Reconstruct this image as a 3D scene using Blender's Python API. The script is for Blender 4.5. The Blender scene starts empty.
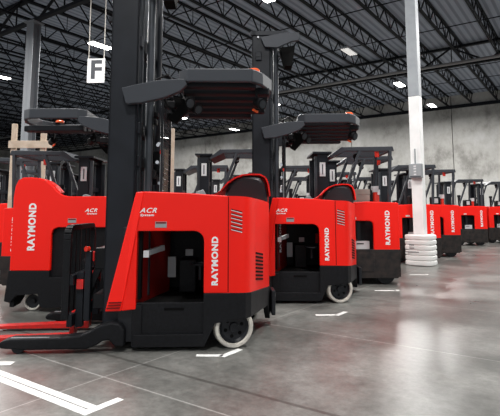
import bpy, bmesh, math, random
from mathutils import Vector, Matrix
random.seed(7)
C = bpy.context.scene.collection
PI = math.pi
def R(d): return math.radians(d)

# ------------------------------------------------------------------ materials
def mat(name, col, rough=0.5, metal=0.0, coat=0.0, noise=None, bump=0.0, bscale=60, spec=0.5):
    m = bpy.data.materials.new(name); m.use_nodes = True
    nt = m.node_tree; b = nt.nodes['Principled BSDF']
    b.inputs['Base Color'].default_value = (*col, 1)
    b.inputs['Roughness'].default_value = rough
    b.inputs['Metallic'].default_value = metal
    b.inputs['Coat Weight'].default_value = coat
    b.inputs['Coat Roughness'].default_value = 0.12
    b.inputs['Specular IOR Level'].default_value = spec
    if noise or bump:
        tc = nt.nodes.new('ShaderNodeTexCoord')
        n = nt.nodes.new('ShaderNodeTexNoise'); n.inputs['Scale'].default_value = bscale
        n.inputs['Detail'].default_value = 6
        nt.links.new(tc.outputs['Object'], n.inputs['Vector'])
        if noise:
            r = nt.nodes.new('ShaderNodeValToRGB')
            r.color_ramp.elements[0].position = 0.35; r.color_ramp.elements[1].position = 0.68
            r.color_ramp.elements[0].color = (*noise, 1); r.color_ramp.elements[1].color = (*col, 1)
            nt.links.new(n.outputs['Fac'], r.inputs['Fac'])
            nt.links.new(r.outputs['Color'], b.inputs['Base Color'])
        if bump:
            bp = nt.nodes.new('ShaderNodeBump'); bp.inputs['Strength'].default_value = bump
            bp.inputs['Distance'].default_value = 0.01
            nt.links.new(n.outputs['Fac'], bp.inputs['Height'])
            nt.links.new(bp.outputs['Normal'], b.inputs['Normal'])
    return m
def emit(name, col, s):
    m = mat(name, col); b = m.node_tree.nodes['Principled BSDF']
    b.inputs['Emission Color'].default_value = (*col, 1); b.inputs['Emission Strength'].default_value = s
    return m
M = dict(
    red=mat('red_paint', (0.9, 0.010, 0.003), 0.4, coat=0.1, spec=0.25),
    redin=mat('dark_red_shaded', (0.16, 0.004, 0.003), 0.6, spec=.2),  # dark red; the compartment's shade is put into the colour
    forkred=mat('fork_red', (0.75, 0.012, 0.01), 0.4, noise=(0.5, 0.02, 0.015), bscale=25),
    black=mat('black_plastic', (0.010, 0.0105, 0.0125), 0.48, noise=(0.007, 0.007, 0.008), bump=0.15, bscale=40, spec=.16),
    scuffed=mat('scuffed_black', (0.014, 0.014, 0.015), 0.55, noise=(0.035, 0.028, 0.025), bump=0.2, bscale=9, spec=.2),
    mast=mat('mast_steel', (0.013, 0.015, 0.020), 0.42, noise=(0.009, 0.0105, 0.014), bscale=5, spec=.22),
    mastl=mat('mast_rail_steel', (0.05, 0.055, 0.065), 0.32, metal=0.4, noise=(0.035, 0.04, 0.045), bscale=7),
    guard=mat('guard_steel', (0.040, 0.044, 0.052), 0.42, spec=.25),
    slat=mat('slat_steel_shaded', (0.012, 0.013, 0.016), 0.5, spec=.15),  # guard steel made darker, underside shade painted into the slats
    pad=mat('black_vinyl', (0.014, 0.015, 0.018), 0.38, bump=0.2, bscale=150, spec=.3),
    tyre=mat('cream_tyre', (0.72, 0.68, 0.6), 0.6, noise=(0.45, 0.42, 0.38), bscale=14),
    hub=mat('hub_black', (0.014, 0.015, 0.018), 0.35, spec=.25),
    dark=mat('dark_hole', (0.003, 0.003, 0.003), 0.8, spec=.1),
    white=mat('white_vinyl', (0.85, 0.85, 0.85), 0.5),
    label=mat('label_paper', (0.62, 0.63, 0.64), 0.5),
    grey=mat('grey_plastic', (0.28, 0.3, 0.31), 0.45),
    chrome=mat('chrome', (0.6, 0.6, 0.62), 0.2, metal=1.0),
    wood=mat('raw_wood', (0.62, 0.52, 0.42), 0.7, noise=(0.46, 0.36, 0.27), bscale=6),
    lamp=mat('red_lens', (0.7, 0.03, 0.015), 0.25),
    orange=mat('orange_lens', (0.85, 0.12, 0.03), 0.25),
    truss=mat('truss_steel', (0.008, 0.009, 0.012), 0.6, spec=.15),
    pipe=mat('pipe_steel', (0.2, 0.2, 0.2), 0.45, metal=0.3),
    column=mat('column_grey', (0.16, 0.17, 0.185), 0.55),
    pillar_white=mat('pillar_white', (0.86, 0.86, 0.85), 0.5, noise=(0.78, 0.78, 0.77), bscale=4),
    pillar_grey=mat('pillar_grey', (0.33, 0.35, 0.37), 0.5, noise=(0.27, 0.29, 0.31), bscale=4),
    sleeve=mat('sleeve_white', (0.84, 0.84, 0.82), 0.4),
    carton=mat('carton', (0.27, 0.22, 0.19), 0.75, noise=(0.2, 0.17, 0.15), bscale=5),
    tape=mat('floor_tape', (0.82, 0.82, 0.8), 0.5, noise=(0.66, 0.66, 0.65), bscale=20),
    signink=mat('sign_ink', (0.06, 0.065, 0.075), 0.6),
    rope=mat('rope', (0.55, 0.52, 0.47), 0.8),
    tube_dim=emit('lamp_tube_dim', (1.0, 0.98, 0.95), .45),
    tube=emit('lamp_tube', (1.0, 0.98, 0.95), 14),
)
def wall_mat():
    m = bpy.data.materials.new('tilt_concrete'); m.use_nodes = True
    nt = m.node_tree; b = nt.nodes['Principled BSDF']; L = nt.links.new; N = nt.nodes.new
    b.inputs['Roughness'].default_value = 0.85
    tc = N('ShaderNodeTexCoord')
    n1 = N('ShaderNodeTexNoise'); n1.inputs['Scale'].default_value = 0.35; n1.inputs['Detail'].default_value = 8
    n1.inputs['Roughness'].default_value = 0.65
    mp = N('ShaderNodeMapping'); mp.inputs['Scale'].default_value = (1, 1, 0.6)
    n2 = N('ShaderNodeTexNoise'); n2.inputs['Scale'].default_value = 2.2; n2.inputs['Detail'].default_value = 10; n2.inputs['Roughness'].default_value = .75
    L(tc.outputs['Object'], n1.inputs['Vector']); L(tc.outputs['Object'], mp.inputs['Vector']); L(mp.outputs[0], n2.inputs['Vector'])
    mx = N('ShaderNodeMath'); mx.operation = 'ADD'; L(n1.outputs['Fac'], mx.inputs[0])
    ml = N('ShaderNodeMath'); ml.operation = 'MULTIPLY'; ml.inputs[1].default_value = 0.55; L(n2.outputs['Fac'], ml.inputs[0])
    L(ml.outputs[0], mx.inputs[1])
    r = N('ShaderNodeValToRGB'); e = r.color_ramp.elements
    e[0].position = 0.6; e[0].color = (0.22, 0.215, 0.20, 1); e[1].position = 1.0; e[1].color = (0.52, 0.52, 0.51, 1)
    k = r.color_ramp.elements.new(0.76); k.color = (0.39, 0.382, 0.362, 1)
    L(mx.outputs[0], r.inputs['Fac']); L(r.outputs['Color'], b.inputs['Base Color'])
    return m
def deck_mat():
    m = bpy.data.materials.new('roof_deck'); m.use_nodes = True
    nt = m.node_tree; b = nt.nodes['Principled BSDF']; L = nt.links.new; N = nt.nodes.new
    b.inputs['Roughness'].default_value = 0.55
    tc = N('ShaderNodeTexCoord'); mp = N('ShaderNodeMapping')
    w = N('ShaderNodeTexWave'); w.bands_direction = 'X'; w.inputs['Scale'].default_value = 1.05
    L(tc.outputs['Object'], w.inputs['Vector'])
    r = N('ShaderNodeValToRGB'); e = r.color_ramp.elements
    e[0].position = 0.25; e[0].color = (0.18, 0.205, 0.26, 1); e[1].position = 0.5; e[1].color = (0.31, 0.35, 0.43, 1)
    L(w.outputs['Fac'], r.inputs['Fac']); L(r.outputs['Color'], b.inputs['Base Color'])
    bp = N('ShaderNodeBump'); bp.inputs['Strength'].default_value = 0.6; bp.inputs['Distance'].default_value = 0.04
    L(w.outputs['Fac'], bp.inputs['Height']); L(bp.outputs['Normal'], b.inputs['Normal'])
    return m
def floor_mat():
    # object space of the floor: local x runs along e2, local y along e1
    m = bpy.data.materials.new('polished_concrete'); m.use_nodes = True
    nt = m.node_tree; b = nt.nodes['Principled BSDF']; L = nt.links.new; N = nt.nodes.new
    tc = N('ShaderNodeTexCoord'); sp = N('ShaderNodeSeparateXYZ'); L(tc.outputs['Object'], sp.inputs[0])
    def noise(s, d=8, r=0.6, dist=0.0):
        n = N('ShaderNodeTexNoise'); n.inputs['Scale'].default_value = s; n.inputs['Detail'].default_value = d
        n.inputs['Roughness'].default_value = r; n.inputs['Distortion'].default_value = dist
        L(tc.outputs['Object'], n.inputs['Vector']); return n
    def math_(op, a, bb, c=None):
        n = N('ShaderNodeMath'); n.operation = op
        for i, v in enumerate((a, bb, c)):
            if v is None: continue
            if isinstance(v, (int, float)): n.inputs[i].default_value = v
            else: L(v, n.inputs[i])
        return n.outputs[0]
    def ramp(fac, stops):
        r = N('ShaderNodeValToRGB'); e = r.color_ramp.elements
        e[0].position, e[0].color = stops[0][0], (*stops[0][1], 1); e[1].position, e[1].color = stops[-1][0], (*stops[-1][1], 1)
        for p, c in stops[1:-1]:
            k = e.new(p); k.color = (*c, 1)
        L(fac, r.inputs['Fac']); return r.outputs['Color']
    def mix(f, a, bb, mode='MIX'):
        n = N('ShaderNodeMix'); n.data_type = 'RGBA'; n.blend_type = mode
        if isinstance(f, (int, float)): n.inputs[0].default_value = f
        else: L(f, n.inputs[0])
        for s, v in ((n.inputs[6], a), (n.inputs[7], bb)):
            if isinstance(v, tuple): s.default_value = (*v, 1)
            else: L(v, s)
        return n.outputs[2]
    n1 = noise(1.1, 7, 0.58, 0.0); n2 = noise(14, 8, 0.75); n3 = noise(0.8, 5, 0.6, 0.0); n4 = noise(45, 4, 0.6)
    base = ramp(n1.outputs['Fac'], [(0.34, (0.078, 0.079, 0.073)), (0.5, (0.125, 0.125, 0.117)), (0.66, (0.19, 0.19, 0.178))])
    base = mix(0.8, base, ramp(n2.outputs['Fac'], [(0.3, (0.3, 0.3, 0.3)), (0.65, (0.72, 0.72, 0.72))]), 'OVERLAY')
    base = mix(0.16, base, ramp(n4.outputs['Fac'], [(0.35, (0.3, 0.3, 0.3)), (0.65, (0.7, 0.7, 0.7))]), 'OVERLAY')
    # faint rust-pink stains
    st = ramp(n3.outputs['Fac'], [(0.57, (0, 0, 0)), (0.75, (0.4, 0.4, 0.4))])
    base = mix(st, base, (0.15, 0.095, 0.085))
    def line(ax, off, period, half, jitter=0.0):
        v = math_('SUBTRACT', sp.outputs[ax], off)
        if period: v = math_('PINGPONG', math_('ADD', v, period * 40), period / 2)
        else: v = math_('ABSOLUTE', v, 0)
        return math_('LESS_THAN', v, half)
    wig = noise(3.0, 3)
    j1 = line(1, 2.215, 1.93, 0.006); j2 = line(0, -2.79, 3.86, 0.005)
    jj = math_('MAXIMUM', j1, j2)
    base = mix(math_('MULTIPLY', jj, math_('MULTIPLY', n2.outputs['Fac'], 1.1)), base, (0.42, 0.415, 0.40))
    # dark worn joint with slightly uneven edge
    off = math_('MULTIPLY', wig.outputs['Fac'], 0.02)
    dj = math_('LESS_THAN', math_('ABSOLUTE', math_('SUBTRACT', math_('ADD', sp.outputs[1], off), 2.565), 0), 0.016)
    base = mix(math_('MULTIPLY', dj, 0.6), base, (0.035, 0.033, 0.03))
    L(base, b.inputs['Base Color'])
    rr = N('ShaderNodeMapRange'); rr.inputs[1].default_value = 0.3; rr.inputs[2].default_value = 0.7
    rr.inputs[3].default_value = 0.27; rr.inputs[4].default_value = 0.37
    L(n1.outputs['Fac'], rr.inputs[0]); L(rr.outputs[0], b.inputs['Roughness'])
    bp = N('ShaderNodeBump'); bp.inputs['Strength'].default_value = 0.04; bp.inputs['Distance'].default_value = 0.01
    L(n2.outputs['Fac'], bp.inputs['Height']); L(bp.outputs['Normal'], b.inputs['Normal'])
    b.inputs['Specular IOR Level'].default_value = 0.6
    return m

# ------------------------------------------------------------------ mesh helpers
class MB:
    def __init__(s): s.v = []; s.f = []
    def add(s, vs, fs):
        o = len(s.v); s.v += [tuple(v) for v in vs]; s.f += [tuple(i + o for i in f) for f in fs]; return s
    def box(s, x0, x1, y0, y1, z0, z1):
        return s.add([(x0,y0,z0),(x1,y0,z0),(x1,y1,z0),(x0,y1,z0),(x0,y0,z1),(x1,y0,z1),(x1,y1,z1),(x0,y1,z1)],
                     [(0,3,2,1),(4,5,6,7),(0,1,5,4),(1,2,6,5),(2,3,7,6),(3,0,4,7)])
    def bar(s, p, q, w, h=None, up=(0,0,1)):
        h = h or w; p = Vector(p); q = Vector(q); d = (q - p).normalized(); up = Vector(up)
        if abs(d.dot(up)) > 0.98: up = Vector((1, 0, 0))
        a = d.cross(up).normalized() * w / 2; b = a.cross(d).normalized() * h / 2
        return s.add([p-a-b, p+a-b, p+a+b, p-a+b, q-a-b, q+a-b, q+a+b, q-a+b],
                     [(0,1,2,3),(7,6,5,4),(0,4,5,1),(1,5,6,2),(2,6,7,3),(3,7,4,0)])
    def cyl(s, p, q, r, n=14, r2=None):
        r2 = r if r2 is None else r2
        p = Vector(p); q = Vector(q); d = (q - p).normalized(); up = Vector((0,0,1)) if abs(d.z) < .9 else Vector((1,0,0))
        a = d.cross(up).normalized(); b = d.cross(a)
        vs = [p + (a*math.cos(2*PI*i/n) + b*math.sin(2*PI*i/n))*r for i in range(n)] + [q + (a*math.cos(2*PI*i/n) + b*math.sin(2*PI*i/n))*r2 for i in range(n)]
        return s.add(vs, [tuple(range(n))[::-1], tuple(range(n, 2*n))] + [(i, (i+1) % n, n+(i+1) % n, n+i) for i in range(n)])
    def tube(s, pts, r, n=8):
        for a, b in zip(pts, pts[1:]): s.cyl(a, b, r, n)
        return s
    def prism_uw(s, poly, v0, v1):       # polygon in the x-z plane, extruded along y
        n = len(poly)
        vs = [(u, v0, w) for u, w in poly] + [(u, v1, w) for u, w in poly]
        return s.add(vs, [tuple(range(n)), tuple(range(n, 2*n))[::-1]] + [(i, n+i, n+(i+1) % n, (i+1) % n) for i in range(n)])
    def prism_xy(s, poly, z0, z1):
        n = len(poly)
        vs = [(x, y, z0) for x, y in poly] + [(x, y, z1) for x, y in poly]
        return s.add(vs, [tuple(range(n))[::-1], tuple(range(n, 2*n))] + [(i, (i+1) % n, n+(i+1) % n, n+i) for i in range(n)])
    def lathe(s, prof, c, axis='y', n=32):   # prof: (radius, offset along axis), closed loop
        k = len(prof); vs = []
        for i in range(n):
            a = 2*PI*i/n
            for r, o in prof:
                if axis == 'y': vs.append((c[0]+r*math.cos(a), c[1]+o, c[2]+r*math.sin(a)))
                else: vs.append((c[0]+r*math.cos(a), c[1]+r*math.sin(a), c[2]+o))
        fs = []
        for i in range(n):
            j = (i+1) % n
            for q in range(k):
                t = (q+1) % k; fs.append((i*k+q, j*k+q, j*k+t, i*k+t))
        return s.add(vs, fs)
    def build(s, name, m, parent=None, bevel=0.0, smooth=False, seg=2):
        me = bpy.data.meshes.new(name); me.from_pydata(s.v, [], s.f)
        bm = bmesh.new(); bm.from_mesh(me)
        big = [f for f in bm.faces if len(f.verts) > 6]
        if big: bmesh.ops.triangulate(bm, faces=big, ngon_method='BEAUTY')
        bmesh.ops.recalc_face_normals(bm, faces=bm.faces); bm.to_mesh(me); bm.free()
        me.materials.append(m)
        o = bpy.data.objects.new(name, me); C.objects.link(o)
        if parent is not None: o.parent = parent
        if smooth:
            for p in me.polygons: p.use_smooth = True
            try: me.set_sharp_from_angle(angle=R(40))
            except Exception: pass
        if bevel:
            b = o.modifiers.new('bevel', 'BEVEL'); b.width = bevel; b.segments = seg; b.limit_method = 'ANGLE'; b.angle_limit = R(35)
            b.harden_normals = False
        return o
def empty(name, loc=(0,0,0), rz=0):
    o = bpy.data.objects.new(name, None); C.objects.link(o); o.location = loc; o.rotation_euler = (0,0,rz); o.empty_display_size = .2
    return o
def tag(o, label, cat, group=None, kind=None):
    if label: o['label'] = label
    if cat: o['category'] = cat
    if group: o['group'] = group
    if kind: o['kind'] = kind
    return o
def structure(o, label=None):
    o['kind'] = 'structure'
    if label: o['label'] = label
    return o
def copy_tree(o, parent=None, skip=()):
    c = o.copy(); C.objects.link(c)
    if parent is not None: c.parent = parent
    for ch in list(o.children):
        if ch.name.split('.')[0] in skip: continue
        copy_tree(ch, c, skip)
    return c
def arc(cx, cy, r, a0, a1, n):
    return [(cx + r*math.cos(R(a0+(a1-a0)*i/n)), cy + r*math.sin(R(a0+(a1-a0)*i/n))) for i in range(n+1)]
def text(name, s, size, m, parent, loc, rot, bold=0.03, sx=1.0, shear=0.0, length=None):
    cu = bpy.data.curves.new('t', 'FONT'); cu.body = s; cu.size = size; cu.offset = bold*size; cu.extrude = 0.0008; cu.shear = shear
    cu.align_x = 'CENTER'; cu.align_y = 'CENTER'
    cu.space_character = 1.16
    t = bpy.data.objects.new('t', cu); C.objects.link(t)
    bpy.context.view_layer.update()
    me = bpy.data.meshes.new_from_object(t.evaluated_get(bpy.context.evaluated_depsgraph_get()))
    bpy.data.objects.remove(t)
    if length:
        xs = [v.co.x for v in me.vertices]; sx = length/(max(xs)-min(xs))
    me.transform(Matrix.Scale(sx, 4, (1,0,0)))
    me.transform(Matrix.Translation(loc) @ rot.to_4x4())
    me.name = name; me.materials.clear(); me.materials.append(m)
    o = bpy.data.objects.new(name, me); C.objects.link(o)
    if parent is not None: o.parent = parent
    return o
def face_rot(side, spin=0):    # side -1: faces -y ; +1: faces +y ; spin turns it in its own plane
    base = Matrix.Rotation(PI/2, 3, 'X')
    if side > 0: base = Matrix.Rotation(PI, 3, 'Z') @ base
    return base @ Matrix.Rotation(spin, 3, 'Z')

# ------------------------------------------------------------------ camera
H = 1.13; F = 480.0; PITCH = R(6.5)
cam = bpy.data.cameras.new('camera'); co = bpy.data.objects.new('camera', cam); C.objects.link(co)
co.location = (0, 0, H); co.rotation_euler = (PI/2 + PITCH, 0, 0)
cam.sensor_fit = 'HORIZONTAL'; cam.sensor_width = 36; cam.lens = 36*F/500
cam.shift_y = -((208 - (210 - F*math.tan(PITCH)))/500)
cam.clip_end = 300
bpy.context.scene.camera = co

# ------------------------------------------------------------------ building
A1 = math.atan2(.816, .578)                       # direction of e1 (joists)
E1 = Vector((math.cos(A1), math.sin(A1), 0)); E2 = Vector((math.sin(A1), -math.cos(A1), 0))
RB = A1 - PI/2                                    # local y -> e1, local x -> e2
def W(e2, e1, z=0): return E1*e1 + E2*e2 + Vector((0,0,z))
WALL = 36.5; DECK = 9.4; LEFT = -62; RIGHT = 14; BACK = -7
fl = MB().box(LEFT, RIGHT, BACK-5, WALL, -.2, 0).build('floor', floor_mat()); fl.rotation_euler.z = RB; structure(fl)
ce = MB().box(LEFT, RIGHT, BACK, WALL+.3, DECK, DECK+.15).build('ceiling', deck_mat()); ce.rotation_euler.z = RB; structure(ce)
wm = wall_mat()
wb = MB()
edges = [LEFT] + [-7.9 + 7.8*k for k in range(-6, 3)] + [RIGHT]
for a_, b_ in zip(edges, edges[1:]):
    wb.box(a_+.025, b_-.025, WALL, WALL+.25, 0, DECK)
wb.box(LEFT, RIGHT, WALL+.2, WALL+.3, 0, DECK)
o = wb.build('wall_back', wm); o.rotation_euler.z = RB; structure(o)
o = MB().box(LEFT, RIGHT, WALL-.12, WALL, DECK-.95, DECK-.72).build('trim_1', M['truss']); o.rotation_euler.z = RB; structure(o)
o = MB().box(LEFT-.3, LEFT, BACK, WALL+.3, 0, DECK).build('wall_left', wm); o.rotation_euler.z = RB; structure(o)
o = MB().box(RIGHT, RIGHT+.3, 12, WALL+.3, 0, DECK).build('wall_right', wm); o.rotation_euler.z = RB; structure(o)

# open-web joists (one object per bay and row)
def joist_mesh(L, h=.72, panel=.62):
    m = MB()
    for z in (0, h):
        m.box(-.06, -.015, 0, L, z-.03, z+.03); m.box(.015, .06, 0, L, z-.03, z+.03)
    n = int(L/panel); p = L/n
    for i in range(n):
        a = (0, i*p, h if i % 2 == 0 else 0); b = (0, (i+1)*p, 0 if i % 2 == 0 else h)
        m.bar(a, b, .042)
    for i in range(2, n-1, 4): m.bar((0, i*p+p, 0), (0, i*p+p, h), .022)
    return m
G1, G2 = 9.65, 25.1
bays = [(BACK, G1), (G1, G2), (G2, WALL)]
for bi, (a, b) in enumerate(bays):
    j0 = joist_mesh(b-a-.02).build('roof_joist', M['truss'])
    lab = ['dark open-web steel roof joist directly overhead, nearest bay of the roof',
           'dark open-web steel roof joist in the middle bay, between the two deep girders',
           'dark open-web steel roof joist in the far bay, running to the concrete wall'][bi]
    tag(j0, lab, 'roof joist', ['roof joists of the near bay', 'roof joists of the middle bay', 'roof joists of the far bay'][bi])
    k = 0; e2 = RIGHT - 1.0
    lim = [-30, -50, -60][bi]
    while e2 > lim:
        o = j0 if k == 0 else j0.copy()
        if k: C.objects.link(o)
        o.location = W(e2, a+.01, DECK-.75); o.rotation_euler.z = RB
        k += 1; e2 -= 1.62
    # bridging rods
    for q in (1, 2, 3):
        t = a + (b-a)*q/4
        rm = MB().bar((lim, 0, 0), (RIGHT-.5, 0, 0), .035); o = rm.build('bridging_rod', M['truss'])
        o.location = W(0, t, DECK-.42); o.rotation_euler.z = RB
        tag(o, ['thin steel bridging rod tying the joists of the nearest bay', 'thin steel bridging rod tying the joists of the middle bay', 'thin steel bridging rod tying the joists of the far bay'][bi], 'rod', ['near bridging rods', 'middle bridging rods', 'far bridging rods'][bi])
def girder(e1, label):
    m = MB(); zb = 8.33; zt = DECK-.82+.7
    x0, x1 = LEFT, RIGHT-.1
    for z in (zb, zt): m.box(x0, x1, -.09, .09, z-.06, z+.06)
    p = 1.62; n = int((x1-x0)/p)
    for i in range(n):
        a = (x0+i*p, 0, zb if i % 2 == 0 else zt); b = (x0+(i+1)*p, 0, zt if i % 2 == 0 else zb)
        m.bar(a, b, .08)
        if i % 2 == 0: m.bar((x0+(i+1)*p, 0, zb), (x0+(i+1)*p, 0, zt), .045)
    o = m.build('roof_girder', M['truss']); o.location = W(0, e1, 0); o.rotation_euler.z = RB
    return tag(o, label, 'girder')
girder(G1, 'deep dark steel truss girder carried on the grey column at the left')
girder(G2, 'deep dark steel truss girder further back with a pipe running below it')
pp = MB().cyl((LEFT+.1, 0, 0), (RIGHT-.1, 0, 0), .075, 10).build('sprinkler_pipe', M['pipe'], smooth=True)
pp.location = W(0, G2-.85, 8.22); pp.rotation_euler.z = RB
tag(pp, 'long light grey sprinkler pipe below the farther roof girder', 'pipe')

# columns
def column(e2, e1, s, m, name='steel_column', top=8.25, z0=0):
    mb = MB(); t = .02
    mb.box(-s/2, s/2, -s/2, -s/2+t, z0, top); mb.box(-s/2, s/2, s/2-t, s/2, z0, top)
    mb.box(-t/2, t/2, -s/2, s/2, z0, top)
    mb.box(-s/2-.08, s/2+.08, -s/2-.08, s/2+.08, z0, z0+.03); mb.box(-s/2-.08, s/2+.08, -s/2-.08, s/2+.08, top-.05, top)
    o = mb.build(name, m); o.location = W(e2, e1); o.rotation_euler.z = RB + .2
    return o
for e2, e1, lab in [(-16.95, G1, 'dark grey steel column at the far left under the roof girder')]:
    tag(column(e2, e1, .36, M['column']), lab, 'column')

# white pillar on the right
px_, py_ = 3.56, 10.15
s = .225
pe = empty('pillar', (px_, py_, 0), RB)
tag(pe, 'square pillar painted white below and grey above, beside the row of red trucks', 'pillar')
MB().box(-s/2, s/2, -s/2, s/2, 0, 3.55).build('painted_lower_shaft', M['pillar_white'], pe, bevel=.012)['label'] = 'white painted lower shaft'
MB().box(-s/2, s/2, -s/2, s/2, 3.55, DECK-.8).build('upper_shaft', M['pillar_grey'], pe, bevel=.012)['label'] = 'grey upper shaft'
# ribbed protective sleeve
prof = []
n = 6; hh = .625/n
for i in range(n):
    z = i*hh
    prof += [(.93, z+.004), (.985, z+.018), (1.0, z+hh*.5), (.985, z+hh-.018), (.93, z+hh-.004)]
se = MB(); vs = []; ns = 40
def sq(a, r):      # rounded square
    c, s_ = math.cos(a), math.sin(a); k = (abs(c)**3.2 + abs(s_)**3.2)**(-1/3.2); return c*k*r, s_*k*r
for r, z in prof:
    for i in range(ns):
        X, Y = sq(2*PI*i/ns, r*.295); vs.append((X, Y, z))
K = len(prof)
fs = [(j*ns+i, j*ns+(i+1) % ns, (j+1)*ns+(i+1) % ns, (j+1)*ns+i) for j in range(K-1) for i in range(ns)]
top = len(vs)
for i in range(ns):
    X, Y = sq(2*PI*i/ns, .145); vs.append((X, Y, .625))
fs += [((K-1)*ns+i, (K-1)*ns+(i+1) % ns, top+(i+1) % ns, top+i) for i in range(ns)]
se.add(vs, fs)
sl = se.build('column_protector', M['sleeve'], smooth=True); sl.location = (px_, py_, 0.0); sl.rotation_euler.z = RB
tag(sl, 'white ribbed plastic protector sleeve wrapped round the pillar foot', 'column protector')
tb = MB()
for (z, w) in ((.42, .05), (.36, .05), (.28, .14)): tb.box(-.1-w, -.1+w, -.299, -.294, z-.008, z+.006)
tb.build('marking', M['signink'], sl)
# electric box on the pillar's left face
eb = empty('disconnect_box', W(0,0).__class__((px_, py_, 1.79)) , RB)
tag(eb, 'grey electrical box mounted on the white pillar', 'electrical box')
MB().box(-.12, .14, -s/2-.12, -s/2, 0, .30).build('housing', M['grey'], eb, bevel=.01)
q = MB()
for zz in (.06, .12, .18, .23):
    q.box(-.02, .03, -s/2-.124, -s/2-.12, zz, zz+.03)
q.build('indicator', M['label'], eb)['label'] = 'pale indicator windows'
MB().box(-.10, .12, -s/2-.126, -s/2-.12, .015, .045).build('warning_strip', M['signink'], eb)
MB().cyl((.0, -s/2-.05, .30), (.0, -s/2-.05, .62), .016).build('conduit', M['grey'], eb)

# hanging sign F
Y = 13.2
sx0 = (87.5-250)/480*Y*1.02; 
sg = empty('hanging_sign', (-4.35, Y, 4.69), R(-3))
tag(sg, 'white square sign with a dark letter F hanging on two cords', 'sign')
MB().box(-.25, .25, -.012, .012, 0, .70).build('panel', M['white'], sg)
text('letter', 'F', .74, M['signink'], sg, (0, -.014, .35), face_rot(-1), bold=.03)
for sx in (-.22, .22):
    MB().cyl((sx, 0, .70), (sx, 0, DECK-.75-4.62), .012, 6).build('cord', M['rope'], sg)

# light fixtures on the building grid, hung below the joists
lamps = []
fx = empty('ceiling_lamp')
MB().box(-.52, .52, -.18, .18, .03, .10).build('housing', M['grey'], fx, bevel=.01)
t_ = MB()
for i in range(4): t_.box(-.49, .49, -.155+i*.09, -.155+i*.09+.05, 0, .03)
t_.build('tubes', M['tube'], fx)
for sx in (-.45, .45): MB().cyl((sx, 0, .1), (sx, 0, .75), .006, 5).build('hanger', M['grey'], fx)
first = True
names = {-8: 'second', 0: 'first', -16: 'third', -24: 'fourth', -32: 'fifth', -40: 'sixth'}
for e1 in (-1.0, 5.4, 12.0, 18.6, 25.2, 31.6):
    for e2 in (0, -8, -16, -24, -32, -40):
        if e2 == -40 or (e2 == -32 and e1 < 25) or (e1 == 18.6 and e2 < -10): continue
        o = fx if first else copy_tree(fx)
        first = False
        o.location = W(e2, e1+.0, 7.8); o.rotation_euler.z = RB + PI/2
        tag(o, 'bright linear high-bay lamp hanging below the roof joists', 'ceiling lamp', 'high-bay lamps under the roof')
        if (e1, e2) == (18.6, -8):
            o['label'] = 'dim high-bay lamp, the only one barely glowing, between pillar and mast'; del o['group']
            for c_ in o.children:
                if c_.name.startswith('tubes'):
                    c_.data = c_.data.copy(); c_.data.materials[0] = M['tube_dim']
            continue
        la = bpy.data.lights.new('lamp_light', 'AREA'); la.shape = 'RECTANGLE'; la.size = 1.2; la.size_y = .36
        la.energy = 520; la.color = (1.0, .985, .96)
        lo = bpy.data.objects.new('lamp_light', la); C.objects.link(lo); lo.location = W(e2, e1, 7.78)
        lo.rotation_euler = (0, 0, RB + PI/2); lamps.append(lo)

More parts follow.
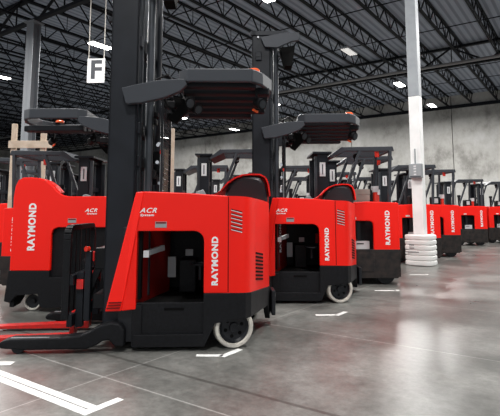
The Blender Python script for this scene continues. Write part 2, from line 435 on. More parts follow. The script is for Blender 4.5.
# ------------------------------------------------------------------ reach truck (type A): local x rearward, y to the far side, z up
TW = 1.07
def reach_truck():
    T = empty('reach_truck')
    # ---- near side panel with the entry opening
    op = [(-.20, .452), (-.20, .872)] + [(-.285+.085*math.cos(R(a)), .872+.085*math.sin(R(a))) for a in (18, 36, 54, 72)] + [(-.285, .957), (-.748, .957), (-.748, .33)]
    panel = [(-.862, .318), (-.702, 1.284), (-.35, 1.272), (0, 1.247), (0, .452)] + op
    body = MB().prism_uw(panel, 0, .045)
    # front flank bends inward towards the mast
    a0, a1, b0, b1 = (-.862, .318), (-.702, 1.284), (-1.0, .307), (-.775, 1.28)
    vs = []
    for dv in (0, .045):
        for (u, w), v in ((a0, 0), (a1, 0), (b1, .035), (b0, .035)): vs.append((u, v+dv, w))
    body.add(vs, [(0,1,2,3),(7,6,5,4),(0,4,5,1),(1,5,6,2),(2,6,7,3),(3,7,4,0)])
    # far side plate with the raised hump
    far = [(-1.0, .31), (-.775, 1.285), (-.19, 1.285), (-.13, 1.30), (-.07, 1.34), (0, 1.415), (.07, 1.465), (.15, 1.495), (.24, 1.503), (.33, 1.50), (.385, 1.47), (.415, 1.40), (.43, 1.28), (.43, .452),
           (-.02, .452), (-.02, .86), (-.04, .91), (-.09, .935), (-.748, .935), (-.748, .33)]
    body.prism_uw(far, TW-.05, TW)
    # deck between the two, low behind the compartment
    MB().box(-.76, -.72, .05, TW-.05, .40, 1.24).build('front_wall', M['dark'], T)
    body.box(-.765, -.71, .02, TW-.02, 1.19, 1.24)
    body.build('body', M['red'], T, bevel=.012)
    sh = MB()
    for k in range(3): sh.bar((-.985+.008*k, .030, .335+.022*k), (-.875+.006*k, -.001, .343+.022*k), .010, .009)
    sh.build('rib', M['redin'], T)
    # ---- rear cover swept round
    plan = [(0.004, 0), (.08, .006), (.14, .03), (.19, .10), (.255, .29), (.33, .53), (.385, .72), (.42, .88), (.43, TW-.06), (.43, TW-.05)]
    tops = [1.247, 1.246, 1.243, 1.238, 1.23, 1.22, 1.21, 1.20, 1.20, 1.20]
    bots = [.452, .45, .447, .44, .425, .405, .385, .37, .37, .37]
    def loft(mb, plan, lo, hi, inset=.035):
        n = len(plan); vs = []
        for i, (u, v) in enumerate(plan):
            vs += [(u, v, lo[i]), (u, v, hi[i]), (u-inset, v+.004, hi[i]), (u-inset, v+.004, lo[i])]
        fs = []
        for i in range(n-1):
            for q in range(4): fs.append((4*i+q, 4*i+(q+1) % 4, 4*i+4+(q+1) % 4, 4*i+4+q))
        fs += [(0,1,2,3), (4*n-1, 4*n-2, 4*n-3, 4*n-4)]
        mb.add(vs, fs)
    rc = MB(); loft(rc, plan, bots, tops)
    # top skin of the cover
    vs = [(u, v, t) for (u, v), t in zip(plan, tops)] + [(0.004, v, t) for (u, v), t in zip(plan, tops)]
    n = len(plan)
    rc.add(vs, [(i, i+1, n+i+1, n+i) for i in range(1, n-1)] + [(0, 1, n+1)])
    rc.build('rear_cover', M['red'], T, smooth=True)
    MB().box(-.003, .003, -.0015, .02, .46, 1.24).build('seam', M['dark'], T)
    # vents: upper six on the flat, lower seven on the angled face
    vt = MB(); glints = MB()
    def on(u):
        for (a, b) in zip(plan, plan[1:]):
            if a[0] <= u <= b[0]:
                t = (u-a[0])/(b[0]-a[0]); return a[1]+(b[1]-a[1])*t
        return 0
    for k in range(6):
        w = 1.125-.032*k
        p, q = (.022, on(.022)-.001, w+.012), (.115, on(.115)-.001, w-.012)
        mid = (.07, on(.07)-.001, w)
        vt.bar(p, mid, .007, .009); vt.bar(mid, q, .007, .009)
        up = [(a_[0], a_[1]-.001, a_[2]-.009) for a_ in (p, mid, q)]
        glints.bar(up[0], up[1], .006, .006); glints.bar(up[1], up[2], .006, .006)
    glints.build('vent_glint', M['label'], vt.build('vent', M['redin'], T))  # pale bars paint the highlight along each slot's lower edge
    vt = MB()
    for k in range(8):
        w = .735-.032*k
        p, q = (.245, on(.245)-.004, w+.018), (.325, on(.325)-.004, w-.018)
        vt.bar(p, q, .009, .016)
    vt.build('vent', M['dark'], T)['label'] = 'lower dark slotted vent'
    # ---- cushion inside the hump
    out = [(-.02, 1.15), (-.02, 1.30), (.02, 1.385), (.09, 1.44), (.17, 1.468), (.26, 1.472), (.33, 1.455), (.375, 1.40), (.40, 1.28), (.40, 1.15)]
    cu = MB(); layers = [(TW-.22, .90), (TW-.20, .98), (TW-.17, 1.03), (TW-.05, 1.03)]
    cx, cz = .19, 1.2; n = len(out); vs = []
    for v, k in layers: vs += [(cx+(u-cx)*k, v, cz+(w-cz)*k) for u, w in out]
    fs = [tuple(range(n))] + [(j*n+i, (j+1)*n+i, (j+1)*n+(i+1) % n, j*n+(i+1) % n) for j in range(3) for i in range(n)]
    cu.add(vs, fs); cu.build('cushion', M['pad'], T, smooth=True)
    rim = MB(); pts = [(u, w) for u, w in far[4:13]]
    for (a, b) in zip(pts, pts[1:]):
        rim.bar((a[0], TW-.12, a[1]-.008), (b[0], TW-.12, b[1]-.008), .16, .016)
    rim.build('hump_rim', M['red'], T)
    # ---- chassis skirts
    ch = MB()
    ch.prism_uw([(-.20, .377), (-.20, .452), (0, .452), (.01, .452), (.01, .225), (-.105, .215), (-.19, .035), (-.76, .035), (-.76, .13), (-.202, .13)], -.004, .05)
    rb = [.235, .24, .24, .24, .235, .225, .215, .06, .045, .045]
    plan2 = [(u+.006, v-.003) for u, v in plan]
    loft(ch, plan2, rb, [b+.003 for b in bots], .05)
    ch.prism_uw([(-.02, .377), (-.02, .45), (.44, .45), (.475, .12), (.41, .10), (.345, .18), (.10, .20), (.07, .05), (-.76, .05), (-.76, .377)], TW-.05, TW+.004)
    ch.box(-.78, -.70, .01, TW-.01, .035, .36)
    ch.box(-.40, .0, .26, TW-.1, .12, .36)
    ch.build('chassis', M['black'], T, bevel=.008)
    MB().box(.435, .475, .80, TW-.06, .10, .34).build('bumper', M['hub'], T, bevel=.01)
    # step panel with handle slot
    st = MB().box(-.75, -.195, .028, .06, .12, .377)
    so = st.build('step_panel', M['black'], T, bevel=.006)
    MB().box(-.52, -.36, .022, .03, .315, .335).build('slot', M['dark'], so)
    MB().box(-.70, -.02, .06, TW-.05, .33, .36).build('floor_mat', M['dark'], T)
    # compartment: bulkhead, added dark backing, console, wheel
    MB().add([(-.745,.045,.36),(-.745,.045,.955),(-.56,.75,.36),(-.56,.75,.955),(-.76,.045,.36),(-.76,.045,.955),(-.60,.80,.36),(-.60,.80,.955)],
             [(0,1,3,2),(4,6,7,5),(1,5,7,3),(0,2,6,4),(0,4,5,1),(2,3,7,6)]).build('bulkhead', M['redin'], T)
    MB().box(-.70, .35, TW-.12, TW-.055, .30, 1.2).build('dark_backing', M['black'], T)  # added black sheet, paints the darkness seen through the opening
    MB().box(-.03, -.005, .10, TW-.12, .36, 1.2).build('backboard', M['black'], T)
    MB().box(-.60, -.02, .30, TW-.12, 1.00, 1.2).build('dash', M['black'], T, bevel=.01)
    MB().bar((-.700, .10, .765), (-.57, .30, .80), .03, .045).build('grab_handle', M['grey'], T)
    MB().box(-.71, -.665, .085, .12, .735, .79).build('handle_cap', M['label'], T)
    MB().box(-.565, -.49, .62, .64, .50, .69).build('battery_plate', M['grey'], T)
    cn = MB().box(-.46, -.30, .62, .9, .36, .66).build('console', M['black'], T, bevel=.01)
    MB().box(-.40, -.33, .610, .62, .70, .76).build('display', M['grey'], cn)
    MB().lathe([(.085+.012*math.cos(a*PI/4), .012*math.sin(a*PI/4)) for a in range(8)], (-.25, .45, .64), 'z', 20).cyl((-.25,.45,.5), (-.25,.45,.64), .02).build('steering_wheel', M['pad'], T, smooth=True)
    MB().box(-.20, -.16, .40, .44, .70, .82).build('control_grip', M['redin'], T)
    # tool bits standing on the deck
    MB().add([(-.36,.6,1.2),(-.16,.6,1.2),(-.18,.75,1.2),(-.34,.75,1.2),(-.30,.62,1.31),(-.24,.62,1.33),(-.24,.7,1.32),(-.30,.7,1.31)],
             [(0,1,2,3),(4,5,6,7),(0,1,5,4),(1,2,6,5),(2,3,7,6),(3,0,4,7)]).build('gear_cover', M['grey'], T, bevel=.008)
    MB().box(-.60, -.16, .12, .5, 1.18, 1.2).build('worktop', M['grey'], T)
    # ---- wheels
    def wheel(name, c, r, w, holes, ang=0, m_t='tyre'):
        g = empty(name+'_pivot', c, ang)   # replaced below by direct mesh
        bpy.data.objects.remove(g)
        prof = [(r*.77, -w/2+.012), (r*.82, -w/2), (r*.95, -w/2), (r, -w/2+.014), (r, w/2-.014), (r*.95, w/2), (r*.82, w/2), (r*.77, w/2-.012)]
        ty = MB().lathe(prof, (0,0,0), 'y', 40).build(name, M[m_t], T, smooth=True); ty.location = c; ty.rotation_euler.z = ang
        h = MB().lathe([(r*.80, -w/2+.02), (r*.74, -w/2+.010), (r*.62, -w/2+.03), (r*.25, -w/2+.03), (r*.22, -w/2+.008), (.0005, -w/2+.008), (.0005, w/2-.008), (r*.25, w/2-.008), (r*.25, w/2-.03), (r*.80, w/2-.02)], (0,0,0), 'y', 32).build('hub', M['hub'], ty, smooth=True)
        if holes:
            for i in range(holes):
                hm = MB()
                a = 2*PI*i/holes+.3
                p = (r*.44*math.cos(a), 0, r*.44*math.sin(a))
                hm.cyl((p[0], -w/2+.026, p[2]), (p[0], -w/2+.034, p[2]), r*.09, 10)
                hm.build('hub_hole', M['dark'], ty)
        return ty
    wheel('drive_wheel', (.042, .105, .165), .165, .11, 6, R(14))
    cw = wheel('caster_wheel', (.20, TW-.13, .1), .1, .06, 0)
    MB().box(.14, .26, TW-.24, TW-.19, .1, .3).build('caster_fork', M['hub'], T)
    # ---- mast
    def channel(v0, v1, u0, u1, name, m, z1, lip=1):
        mb = MB(); t = .016; vi = v0 if lip > 0 else v1-t
        mb.box(u0, u1, vi, vi+t, .10, z1)
        mb.box(u0, u0+.022, v0, v1, .10, z1); mb.box(u1-.022, u1, v0, v1, .10, z1)
        return mb.build(name, m, T, bevel=.004)
    channel(.075, .145, -1.03, -.79, 'mast_channel', M['mast'], 3.43, 1)
    channel(.905, .975, -1.03, -.79, 'mast_channel', M['mast'], 3.43, -1)
    channel(.15, .20, -.98, -.765, 'inner_rail', M['mastl'], 3.38, 1)
    channel(.85, .90, -.98, -.765, 'inner_rail', M['mastl'], 3.38, -1)
    channel(.79, .84, -.90, -.70, 'inner_rail', M['mastl'], 3.36, -1)
    for v, m in ((.27, 'mastl'), (.76, 'mast')):
        MB().cyl((-.715, v, .4), (-.715, v, 3.3), .036, 14).build('lift_cylinder', M[m], T, smooth=True)
    for v in (.40, .52, .63):
        MB().tube([(-.74, v, .5), (-.73, v+.01, 1.6), (-.74, v, 2.6), (-.76, v, 3.3)], .012, 8).build('hose', M['black'], T)
    for v in (.46, .58):
        MB().box(-.78, -.755, v-.012, v+.012, .5, 3.3).build('lift_chain', M['chrome'], T)
    for z in (3.34, 2.62, 1.84, 1.55, .95, .4):
        mb = MB().box(-.82, -.77, .12, .93, z-.05, z+.05)
        mb.build('crossbeam', M['mast'], T, bevel=.005)
    # dark hydraulic bits visible between the channels
    for (u, v, z, a, b, c) in [(-.68,.35,1.45,.05,.08,.08), (-.66,.5,1.62,.06,.05,.12), (-.70,.6,1.42,.06,.08,.10), (-.66,.7,1.52,.05,.05,.14), (-.69, .45, 1.95, .05,.1,.05), (-.70,.62,2.05,.05,.12,.05)]:
        MB().box(u-a, u+a*.4, v-b/2, v+b/2, z-c/2, z+c/2).build('valve_block', M['black'], T, bevel=.006)
    for (v, z) in ((.34, 1.56), (.40, 1.56), (.36, 1.72), (.42, 1.74), (.5, 1.38)):
        MB().cyl((-.645, v-.02, z), (-.645, v+.01, z), .016, 10).build('fitting', M['chrome'], T)
    # mesh screen
    mb = MB(); u = -.60
    for i in range(12):
        v = .30+.055*i; mb.cyl((u, v, 1.25), (u, v, 2.15), .0028, 5)
    for i in range(17): mb.cyl((u, .30, 1.25+.055*i), (u, .905, 1.25+.055*i), .0028, 5)
    mb.bar((u, .29, 1.2), (u, .29, 2.2), .02); mb.bar((u, .915, 1.2), (u, .915, 2.2), .02)
    mb.build('mesh_screen', M['hub'], T)
    sc_ = MB().box(-.625, -.61, .36, .385, 1.28, 1.64).build('height_scale', M['grey'], T)
    MB().box(-.627, -.608, .358, .387, 1.64, 1.68).build('scale_tip', M['lamp'], sc_)
    # mast head
    mh = MB().box(-1.05, -.56, .06, .10, 3.40, 3.46).box(-1.05, -.56, .93, .98, 3.40, 3.46).box(-1.03, -.98, .06, .98, 3.40, 3.46)
    mh.build('mast_head_cap', M['mast'], T, bevel=.004)
    MB().prism_uw([(-.92, 3.36), (-.86, 3.23), (-.70, 3.22), (-.52, 3.30), (-.42, 3.32), (-.42, 3.42), (-.60, 3.42), (-.92, 3.36)][:-1], .02, .07).build('head_bracket', M['guard'], T, bevel=.004)
    MB().prism_uw([(-.66, 3.26), (-.46, 3.30), (-.50, 3.02), (-.60, 3.02)], .16, .36).build('sheave_guard', M['dark'], T)
    MB().cyl((-.70, .3, 3.34), (-.70, .36, 3.34), .07, 18).build('sheave', M['mastl'], T, smooth=True)
    for (u, z, mm) in ((-.95, 3.37, 'chrome'), (-.95, 3.12, 'hub'), (-.86, .93, 'hub')): MB().cyl((u, .046, z), (u, .076, z), .012, 10).build('bolt', M[mm], T)
    MB().box(-.985, -.905, .055, .076, 3.06, 3.18).build('cover_plate', M['mast'], T, bevel=.012)
    MB().box(-.875, -.815, .05, .076, .90, .99).build('cover_plate', M['mast'], T, bevel=.01)
    # ---- overhead guard
    gp = [(-.44, .09), (-.36, .0), (.20, -.02), (.30, .10), (.40, .33), (.40, .75), (.30, TW-.08), (.20, TW), (-.36, TW), (-.44, TW-.09)]
    og = MB(); n = len(gp); ins = [(u+(-.01-u)*.10, v+(.53-v)*.07) for u, v in gp]
    vs = [(u, v, z) for z in (2.225, 2.345) for (u, v) in gp] + [(u, v, z) for z in (2.225, 2.345) for (u, v) in ins]
    fs = []
    for i in range(n):
        j = (i+1) % n
        fs += [(i, j, n+j, n+i), (2*n+i, 3*n+i, 3*n+j, 2*n+j), (n+i, n+j, 3*n+j, 3*n+i), (i, 2*n+i, 2*n+j, j)]
    og.add(vs, fs)
    go = og.build('overhead_guard', M['guard'], T, bevel=.012)
    for i in range(6):
        v = .135+.16*i
        e = .37 if 0 < i < 5 else .24
        MB().box(-.41, e, v-.055, v+.055, 2.20-.022*i, 2.27-.022*i).build('guard_slat', M['slat'], go, bevel=.01)
    lp = MB().lathe([(.0005, 2.345), (.055, 2.345), (.055, 2.365), (.042, 2.378), (.0005, 2.382)], (.22, .12, 0), 'z', 16).build('beacon', M['orange'], T, smooth=True)
    am = [(-.915, 2.165), (-.875, 2.025), (-.75, 2.035), (-.55, 2.085), (-.42, 2.14), (-.36, 2.20), (-.38, 2.25), (-.45, 2.25), (-.62, 2.235), (-.80, 2.195)]
    for v in (.0, TW-.06):
        MB().prism_uw(am, v, v+.06).build('guard_arm', M['guard'], T, bevel=.008)
    # work lights, fan and cables under the guard
    MB().prism_uw([(-.50, 2.14), (-.40, 2.12), (-.36, 2.02), (-.47, 1.90), (-.54, 1.94), (-.46, 2.04)], .2, .27).build('lamp_bracket', M['dark'], T, bevel=.004)
    for (u, v, z, d) in ((-.40, .30, 2.12, .05), (-.33, .38, 2.08, .045), (.25, .22, 2.10, .045)):
        wl = MB().cyl((u, v, z), (u+.05, v-.06, z-.03), d, 14, d*1.15).build('work_light', M['black'], T, smooth=True)
        MB().cyl((u+.05, v-.061, z-.031), (u+.054, v-.066, z-.033), d*.8, 12).build('lens', M['mastl'], wl)
        MB().bar((u, v, z), (u, v, 2.22), .02).build('lamp_stem', M['black'], T)
    MB().cyl((.22, .25, 2.04), (.26, .22, 2.01), .012, 10).build('camera_housing', M['orange'], T)
    MB().tube([(-.60, .12, 2.20), (-.55, .2, 2.05), (-.45, .3, 2.0), (-.36, .35, 2.06), (-.33, .38, 2.2)], .012, 7).tube([(-.65, .15, 2.28), (-.55, .2, 2.34), (-.45, .22, 2.24), (-.42, .28, 2.1)], .009, 7).build('cable', M['black'], T)
    for (u, v, z, r) in ((-.52,.35,2.09,.05), (-.48,.50,2.06,.06), (-.58,.45,2.12,.045), (-.55,.6,2.03,.05)):
        MB().box(u-r, u+r, v-r, v+r, z-r*.7, z+r*.7).build('junction_box', M['black'], T, bevel=.01)
    # ---- reach carriage, backrest, forks
    br = MB(); u = -1.36
    path = [(u, .17, .22), (u, .17, .88)] + [(u, .25-.08*math.cos(R(a)), .90+.08*math.sin(R(a))) for a in (20, 45, 70)] + [(u, .25, .98), (u, .85, .98)] + [(u, .85+.08*math.sin(R(a)), .90+.08*math.cos(R(a))) for a in (20, 45, 70)] + [(u, .93, .88), (u, .93, .22)]
    for a, b in zip(path, path[1:]): br.bar(a, b, .045, .06, up=(1, 0, 0))
    for v in (.34, .47, .63, .76): br.bar((u, v, .25), (u, v, .97), .022, .04)
    br.build('load_backrest', M['black'], T, bevel=.004)
    cg = MB().box(-1.345, -1.30, .16, .94, .50, .58).box(-1.345, -1.30, .16, .94, .16, .26).box(-1.30, -1.24, .25, .31, .14, .60).box(-1.30, -1.24, .78, .84, .14, .60)
    cg.build('fork_carriage', M['mast'], T, bevel=.004)
    rm = MB()
    for v in (.30, .80):
        rm.bar((-1.26, v, .30), (-1.10, v, .70), .03, .06); rm.bar((-1.10, v, .70), (-1.02, v, .40), .03, .06)
        rm.bar((-1.26, v+.03, .70), (-1.12, v+.03, .28), .03, .05)
    rm.box(-1.16, -1.06, .28, .84, .62, .80).box(-1.14, -1.04, .2, .9, .30, .42)
    rm.build('reach_mechanism', M['black'], T, bevel=.006)
    MB().box(-1.22, -1.17, .20, .26, .20, .78).build('side_shifter', M['mast'], T, bevel=.006)
    MB().cyl((-1.21, .17, .80), (-1.19, .2, .80), .022, 12).build('stop_button', M['lamp'], T)
    for (a, b, z) in ((.22, .36, .46), (.55, .7, .66), (.60, .74, .48)):
        MB().box(-1.29, -1.235, a, b, z, z+.08).build('hose_clamp', M['forkred'], T)
    for v in (.26, .72):
        fk = MB().prism_uw([(-1.31, .022), (-1.31, .27), (-1.335, .27), (-1.35, .075), (-1.80, .062), (-2.36, .04), (-2.37, .022)], v, v+.10)
        fk.build('fork', M['forkred'], T, bevel=.004)
    # ---- base legs
    leg = [(-.83, .05), (-.83, .175), (-.87, .225), (-.93, .235), (-1.02, .215), (-1.10, .17), (-1.17, .14), (-1.30, .125), (-1.72, .118), (-1.79, .10), (-1.81, .07), (-1.79, .045), (-1.60, .03), (-1.12, .032), (-1.06, .055), (-1.0, .09), (-.95, .10), (-.90, .05)]
    for v in (-.03, TW-.10):
        lg = MB().prism_uw(leg, v, v+.13).build('base_leg', M['black'], T, bevel=.014)
        MB().lathe([(.0005, -.045), (.052, -.045), (.052, .045), (.0005, .045)], (-1.66, v+.065, .053), 'y', 18).build('load_wheel', M['hub'], lg, smooth=True)
        MB().box(-1.72, -1.42, v+.02, v+.035, .118, .124).build('leg_top_strip', M['grey'], lg)  # grey strip, paler than the leg's black top
    MB().box(-.90, -.745, .05, .16, .06, .34).build('mast_foot', M['hub'], T, bevel=.01)
    MB().box(-1.0, -.78, .12, .95, .08, .20).build('front_axle_beam', M['black'], T)
    # ---- lettering
    text('lettering', 'RAYMOND', .068, M['white'], T, (-.108, -.0015, .712), face_rot(-1, PI/2), bold=.05, length=.395)
    text('lettering', 'RAYMOND', .108, M['white'], T, (.20, TW+.0015, .94), face_rot(1, PI/2), bold=.045, length=.53)
    for side, v, lu, pu in ((-1, -.0015, -.665, -.5575), (1, TW+.0015, -.46, -.25)):
        text('system_logo', 'ACR', .055, M['white'], T, (lu, v, 1.125), face_rot(side, 0), bold=.02, sx=1.15, shear=.35)
        text('system_logo', 'System', .026, M['white'], T, (lu-.01, v, 1.088), face_rot(side, 0), bold=.03, sx=1.35, shear=.35)
        dp = MB().box(pu-.0475, pu+.0475, v-.001, v+.001, .985, 1.035).build('data_plate', M['grey'], T)
        MB().box(pu-.0425, pu+.0425, min(v, v+side*.002), max(v, v+side*.002), 1.018, 1.031).build('plate_heading', M['redin'], dp)
    return T

# ------------------------------------------------------------------ stand-up counterbalanced truck (type B)
BW = 1.0
def counter_truck():
    T = empty('stand_up_truck')
    for side, v in (('n', 0), ('f', BW-.05)):
        op = [(-.40, .50), (-.40, .88)] + [(-.40-.06+.06*math.cos(R(a)), .90+.06*math.sin(R(a))) for a in (20, 45, 70)] + [(-.47, .962), (-.83, .962), (-.83, .50)]
        poly = [(-1.0, .50), (-1.0, 1.19), (-.96, 1.235), (-.5, 1.262), (-.02, 1.245), (0, 1.23), (0, .50)] + op
        pb = MB().prism_uw(poly, v, v+.05)
        if side == 'n': allb = pb
        else: allb.prism_uw(poly, v, v+.05)
    allb.box(-.04, 0, .05, BW-.05, .50, 1.235).box(-1.0, -.96, .05, BW-.05, .5, 1.19)
    allb.build('body', M['red'], T, bevel=.014)
    MB().box(-.96, -.46, .05, BW-.05, 1.06, 1.10).build('dash', M['black'], T)
    ch = MB()
    for v in (-.004, BW-.046):
        ch.prism_uw([(-1.03, .16), (-1.03, .53), (.004, .533), (-.004, .17), (-.04, .10), (-.98, .10)], v, v+.05)
    ch.box(-.045, .003, .0, BW, .12, .53).box(-1.02, -.9, .04, BW-.04, .1, .5)
    co_ = ch.build('chassis', M['scuffed'], T, bevel=.008)
    MB().box(-.83, -.40, -.012, -.004, .20, .48).build('access_plate', M['scuffed'], co_, bevel=.004)
    MB().box(-.93, -.05, .055, BW-.055, .40, .44).build('floor_mat', M['dark'], T)
    MB().box(-.93, -.12, .24, .27, .44, 1.06).build('dark_backing', M['black'], T)
    MB().box(-.62, -.56, .18, .24, .62, .95).build('post_console', M['hub'], T)
    MB().box(-.66, -.43, .15, .16, .525, .65).build('notice', M['label'], T)['label'] = 'printed notice sheet'
    MB().box(-.63, -.52, .146, .15, .60, .615).build('notice_print', M['dark'], T)
    for u in (-.86, -.2):
        for v in (.16, BW-.16):
            MB().lathe([(.05, -.05), (.14, -.05), (.14, .05), (.05, .05)], (u, v, .14), 'y', 24).build('wheel', M['hub'], T, smooth=True)
    # guard
    roof = MB()
    for v in (.03, BW-.09):
        roof.prism_uw([(-.86, 2.05), (-.84, 2.115), (-.05, 2.126), (-.03, 2.05)], v, v+.06)
    roof.box(-.10, -.04, .09, BW-.09, 2.05, 2.11).box(-.86, -.80, .09, BW-.09, 2.05, 2.11)
    ro = roof.build('overhead_guard', M['guard'], T, bevel=.008)
    for i in range(6):
        MB().box(-.82, -.08, .15+.13*i, .17+.13*i, 2.07, 2.10).build('guard_bar', M['guard'], ro)
    MB().add([(-.85,.02,2.12),(-.85,BW-.02,2.12),(-1.05,.06,1.97),(-1.05,BW-.06,1.97),(-.80,.02,2.05),(-.80,BW-.02,2.05),(-1.02,.06,1.95),(-1.02,BW-.06,1.95)],
             [(0,1,3,2),(4,6,7,5),(0,2,6,4),(1,5,7,3),(2,3,7,6),(0,4,5,1)]).build('visor', M['guard'], ro)
    for v in (.06, BW-.06):
        MB().bar((-.13, v, 1.2), (-.09, v, 2.06), .045, .06, up=(0,1,0)).build('guard_post', M['guard'], T, bevel=.006)
        MB().bar((-.90, v, 1.18), (-.56, v, 2.07), .045, .055, up=(0,1,0)).build('guard_post', M['guard'], T, bevel=.006)
    MB().cyl((-.26, .2, 1.97), (-.26, .2, 2.06), .035, 12).build('beacon', M['lamp'], T, smooth=True)
    for z, r in ((2.0, .05), (1.93, .035)):
        MB().cyl((-.56, .25, z), (-.60, .20, z-.02), r, 12).build('work_light', M['black'], T, smooth=True)
    # operator controls sticking up over the body
    MB().box(-.50, -.30, .40, .62, 1.1, 1.46).build('control_console', M['black'], T, bevel=.02)
    MB().box(-.46, -.36, .395, .40, 1.30, 1.42).build('screen', M['label'], T)
    MB().cyl((-.66, .5, 1.1), (-.66, .5, 1.55), .04, 12).cyl((-.66, .5, 1.55), (-.66, .5, 1.62), .055, 12).build('steering_post', M['hub'], T, smooth=True)
    MB().cyl((-.24, .45, 1.2), (-.24, .45, 1.42), .04, 12).build('canister', M['lamp'], T, smooth=True)
    MB().box(-.29, -.19, .42, .52, 1.42, 1.52).build('tag_sheet', M['label'], T)
    # mast
    for v in (.14, BW-.22):
        MB().box(-1.22, -1.06, v, v+.08, .1, 2.02).build('mast_channel', M['mast'], T, bevel=.004)
        MB().box(-1.27, -1.16, v+.01 if v > .5 else v+.02, v+.06, .12, 1.98).build('inner_rail', M['mastl'], T)
    for z in (2.0, 1.55, 1.0, .5):
        MB().box(-1.18, -1.08, .15, BW-.15, z-.04, z+.03).build('crossbeam', M['mast'], T)
    for v in (.32, .68):
        MB().cyl((-1.12, v, .3), (-1.12, v, 1.95), .035, 12).build('lift_cylinder', M['mastl'], T, smooth=True)
    for v in (.42, .5, .58):
        MB().cyl((-1.10, v, .5), (-1.10, v, 1.95), .012, 6).build('hose', M['black'], T)
    MB().box(-1.30, -1.0, .1, BW-.1, 2.02, 2.05).build('mast_cap', M['mast'], T)
    MB().box(-1.19, -1.10, .125, .14, 1.66, 1.88).build('warning_label', M['label'], T)
    MB().box(-1.19, -1.10, BW-.14, BW-.125, 1.66, 1.88).build('warning_label', M['label'], T)
    MB().box(-1.155, -1.137, .122, .125, 1.69, 1.85).build('label_print', M['signink'], T)
    MB().box(-1.155, -1.137, BW-.125, BW-.122, 1.69, 1.85).build('label_print', M['signink'], T)
    br = MB()
    for v in (.12, .3, .48, .66, .86): br.bar((-1.33, v, .3), (-1.33, v, 1.35), .025)
    br.bar((-1.33, .11, 1.35), (-1.33, .87, 1.35), .03); br.bar((-1.33, .11, .9), (-1.33, .87, .9), .03)
    br.build('load_backrest', M['black'], T)
    MB().box(-1.32, -1.27, .12, .86, .16, .30).box(-1.32, -1.27, .12, .86, .46, .56).build('fork_carriage', M['mast'], T)
    for v in (.24, .66):
        MB().prism_uw([(-1.32, .05), (-1.32, .5), (-1.355, .5), (-1.365, .09), (-1.85, .06), (-1.86, .05)], v, v+.1).build('fork', M['forkred'], T)
    text('lettering', 'RAYMOND', .095, M['white'], T, (-.18, -.0015, .86), face_rot(-1, PI/2), bold=.045, length=.52)
    text('lettering', 'RAYMOND', .095, M['white'], T, (-.18, BW+.0015, .86), face_rot(1, PI/2), bold=.045, length=.52)
    MB().box(-.75, -.66, -.002, 0, .985, 1.02).build('data_plate', M['label'], T)
    return T

A0 = reach_truck(); B0 = counter_truck()
usedA = [False]; usedB = [False]
def place(kind, x, y, deg, label, group=None, scale=1.0, z=0):
    src, flag = (A0, usedA) if kind == 'A' else (B0, usedB)
    if not flag[0]: o = src; flag[0] = True
    else: o = copy_tree(src)
    o.location = (x, y, z); o.rotation_euler.z = R(deg); o.scale = (scale,)*3
    return tag(o, label, 'forklift', group)
def mirrored(kind, x, y, deg, label, group=None, scale=1.0):
    w = (TW if kind == 'A' else BW)*scale; a = R(deg)
    # far side plane (local y=w) has its rear corner at (x, y)
    ox = x + math.sin(a)*w; oy = y - math.cos(a)*w
    return place(kind, ox, oy, deg, label, group, scale)
def shorten(o, name, k, fix):
    for c in o.children:
        if c.name.split('.')[0] == name: c.scale.x = k; c.location.x = fix*(1-k)
place('A', -.180, 4.04, 3, 'large red reach truck nearest the camera, tall dark mast and cream drive wheel')
second = place('A', 1.055, 5.98, -1, 'red reach truck standing second, directly behind the nearest one')
text('inner_lettering', 'RAYMOND', .075, M['label'], second, (-.668, .27, .80), Matrix.Rotation(R(62), 3, 'Z') @ face_rot(-1, PI/2), bold=.03, length=.42)
shorten(second, 'fork', .25, -1.31); shorten(second, 'base_leg', .6, -.9)
place('B', 2.295, 7.45, 0, 'red stand-up truck with black roof guard on posts, third in the row before the pillar')
place('B', 4.13, 10.5, 0, 'red stand-up truck partly hidden behind the white pillar')
place('B', 5.10, 11.75, 0, 'red stand-up truck just right of the white pillar')
place('B', 7.60, 15.5, 0, 'small red stand-up truck beyond the gap in the row, second from the right edge')
place('B', 9.25, 16.7, 0, 'farthest red stand-up truck of the row, cut by the right edge of the photo')
t0 = mirrored('A', -2.27, 5.50, 180, 'red reach truck facing the other way on the left, raised rounded rear hump')
shorten(t0, 'fork', .25, -1.31); shorten(t0, 'base_leg', .5, -.9)
for c in t0.children:
    if c.name.split('.')[0] in ('overhead_guard', 'guard_arm', 'beacon', 'work_light', 'lamp_stem', 'camera_housing', 'junction_box', 'cable', 'lamp_bracket'):
        c.location.x += .10; c.location.z -= .035
mirrored('B', -3.46, 6.78, 180, 'red stand-up truck behind the left reach truck, its black guard above the hump', None, .93)
mirrored('B', -4.95, 9.1, 180, 'red stand-up truck at the left edge, barely showing behind two others')
# trucks crowding behind the front row
BG = 'forklifts crowded behind the front row'
place('B', .36, 8.75, 0, 'black-masted stand-up truck showing between the first two tall masts', None, 1.06)
lab = 'distant stand-up truck whose black guard and mast show above the front row'
place('B', 2.68, 8.8, 0, 'stand-up truck right behind the third truck, mostly hidden by it')
for (x_, y_) in ((1.6, 10.65), (2.84, 12.55), (4.1, 14.4), (-.45, 10.6), (.84, 12.55), (2.1, 14.4), (.1, 14.4), (3.3, 16.0), (5.4, 16.0)):
    place('B', x_, y_, 0, lab, BG)
for (x_, y_) in ((-3.6, 11.9), (-6.9, 10.6), (-5.75, 11.9), (-8.0, 13.0)):
    mirrored('B', x_, y_, 180, 'distant stand-up truck on the left seen between mast and hump', 'forklifts crowded behind on the left')

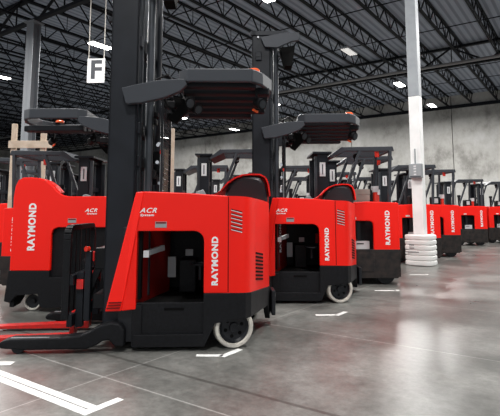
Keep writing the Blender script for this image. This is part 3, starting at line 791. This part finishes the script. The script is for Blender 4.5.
# ------------------------------------------------------------------ timber frames, cartons
def timber(x, y, w, h, hb, label, lean=0):
    e = empty('wooden_rack', (x, y, 0), R(lean)); tag(e, label, 'timber frame')
    MB().box(0, .09, 0, .05, 0, h).build('post', M['wood'], e, bevel=.004)
    MB().box(w-.1, w, 0, .05, 0, h-.12).build('post', M['wood'], e, bevel=.004)
    MB().box(-.03, w+.12, -.03, 0, hb, hb+.13).build('crossbar', M['wood'], e, bevel=.004)
    MB().box(-.03, w+.12, -.03, 0, .4, .5).build('crossbar', M['wood'], e, bevel=.004)
    return e
timber(-4.25, 8.45, .62, 2.66, 2.22, 'pale raw timber frame standing behind the forklifts on the left')
e = empty('timber_post', (-1.30, 7.7, 0)); tag(e, 'pale upright timber post with a short side block behind the nearest mast', 'timber post')
MB().box(0, .07, 0, .06, 0, 2.45).build('upright', M['wood'], e, bevel=.004)
MB().box(-.09, 0, .01, .05, 1.2, 2.1).build('side_block', M['wood'], e, bevel=.004)
cart = MB().box(-.15, .15, -.14, .14, 0, .088).build('carton', M['carton'], bevel=.006)
labs = ['flat brown carton at the bottom of the small stack on the third truck', 'flat brown carton second from the bottom of the small stack on the third truck', 'flat brown carton third from the bottom of the small stack on the third truck', 'flat brown carton on top of the small stack on the third truck']
for i in range(4):
    o = cart if i == 0 else cart.copy()
    if i: C.objects.link(o)
    o.location = (1.71+.006*i, 7.66, 1.10+.0885*i+.001); tag(o, labs[i], 'carton', None)

# ------------------------------------------------------------------ floor markings
def strip(pts, name, label, group=None):
    mb = MB()
    for quad in pts:
        vs = [(x, y, 0.0) for x, y in quad] + [(x, y, .0015) for x, y in quad]
        mb.add(vs, [(0,1,2,3),(7,6,5,4),(0,4,5,1),(1,5,6,2),(2,6,7,3),(3,7,4,0)])
    return tag(mb.build(name, M['tape']), label, 'floor marking', group)
def q2(e2a, e2b, e1a, e1b):
    return [tuple(W(a, b))[:2] for a, b in ((e2a, e1a), (e2b, e1a), (e2b, e1b), (e2a, e1b))]
strip([q2(-6, -2.42, 1.824, 1.878), q2(-6, -2.365, 1.758, 1.813), q2(-2.42, -2.365, 1.813, 2.03)], 'floor_tape', 'pair of white floor tape lines ending in a short angled leg, lower left corner')
def xyq(x0, x1, y0, y1): return [(x0, y0), (x1, y0), (x1, y1), (x0, y1)]
def mark(x, y, L, label, diag=.24, w=.055):
    d = Vector((.578, .816)); n = Vector((.816, -.578))*w/2
    p = Vector((x, y)); 
    quad = [tuple(p-n), tuple(p+n), tuple(p+n+d*diag), tuple(p-n+d*diag)]
    strip([[(x-L, y-.0), (x+.0, y-.0), (x+.02, y+w), (x-L, y+w)], quad], 'bay_marking', label)
mark(-.22, 3.875, .20, 'white tape corner mark on the floor under the nearest cream wheel')
mark(.93, 5.33, .22, 'white tape mark on the floor in front of the second truck')
mark(2.05, 6.92, .29, 'white tape mark on the floor in front of the third truck', .1)
mark(3.08, 8.6, .27, 'white tape mark on the floor near the pillar', .1)
strip([xyq(-2.2, -1.76, 3.67, 3.75)], 'bay_marking', 'short white tape strip at the left edge beside the base leg')

# ------------------------------------------------------------------ light and view
w = bpy.data.worlds.new('world'); bpy.context.scene.world = w; w.use_nodes = True
bg = w.node_tree.nodes['Background']; bg.inputs['Color'].default_value = (.92, .96, 1.0, 1); bg.inputs['Strength'].default_value = .75
sc = bpy.context.scene
sc.view_settings.view_transform = 'Standard'; sc.view_settings.look = 'None'
sc.view_settings.exposure = 0.0; sc.view_settings.gamma = 1.0
sc.view_settings.use_curve_mapping = False
sc.cycles.max_bounces = 6
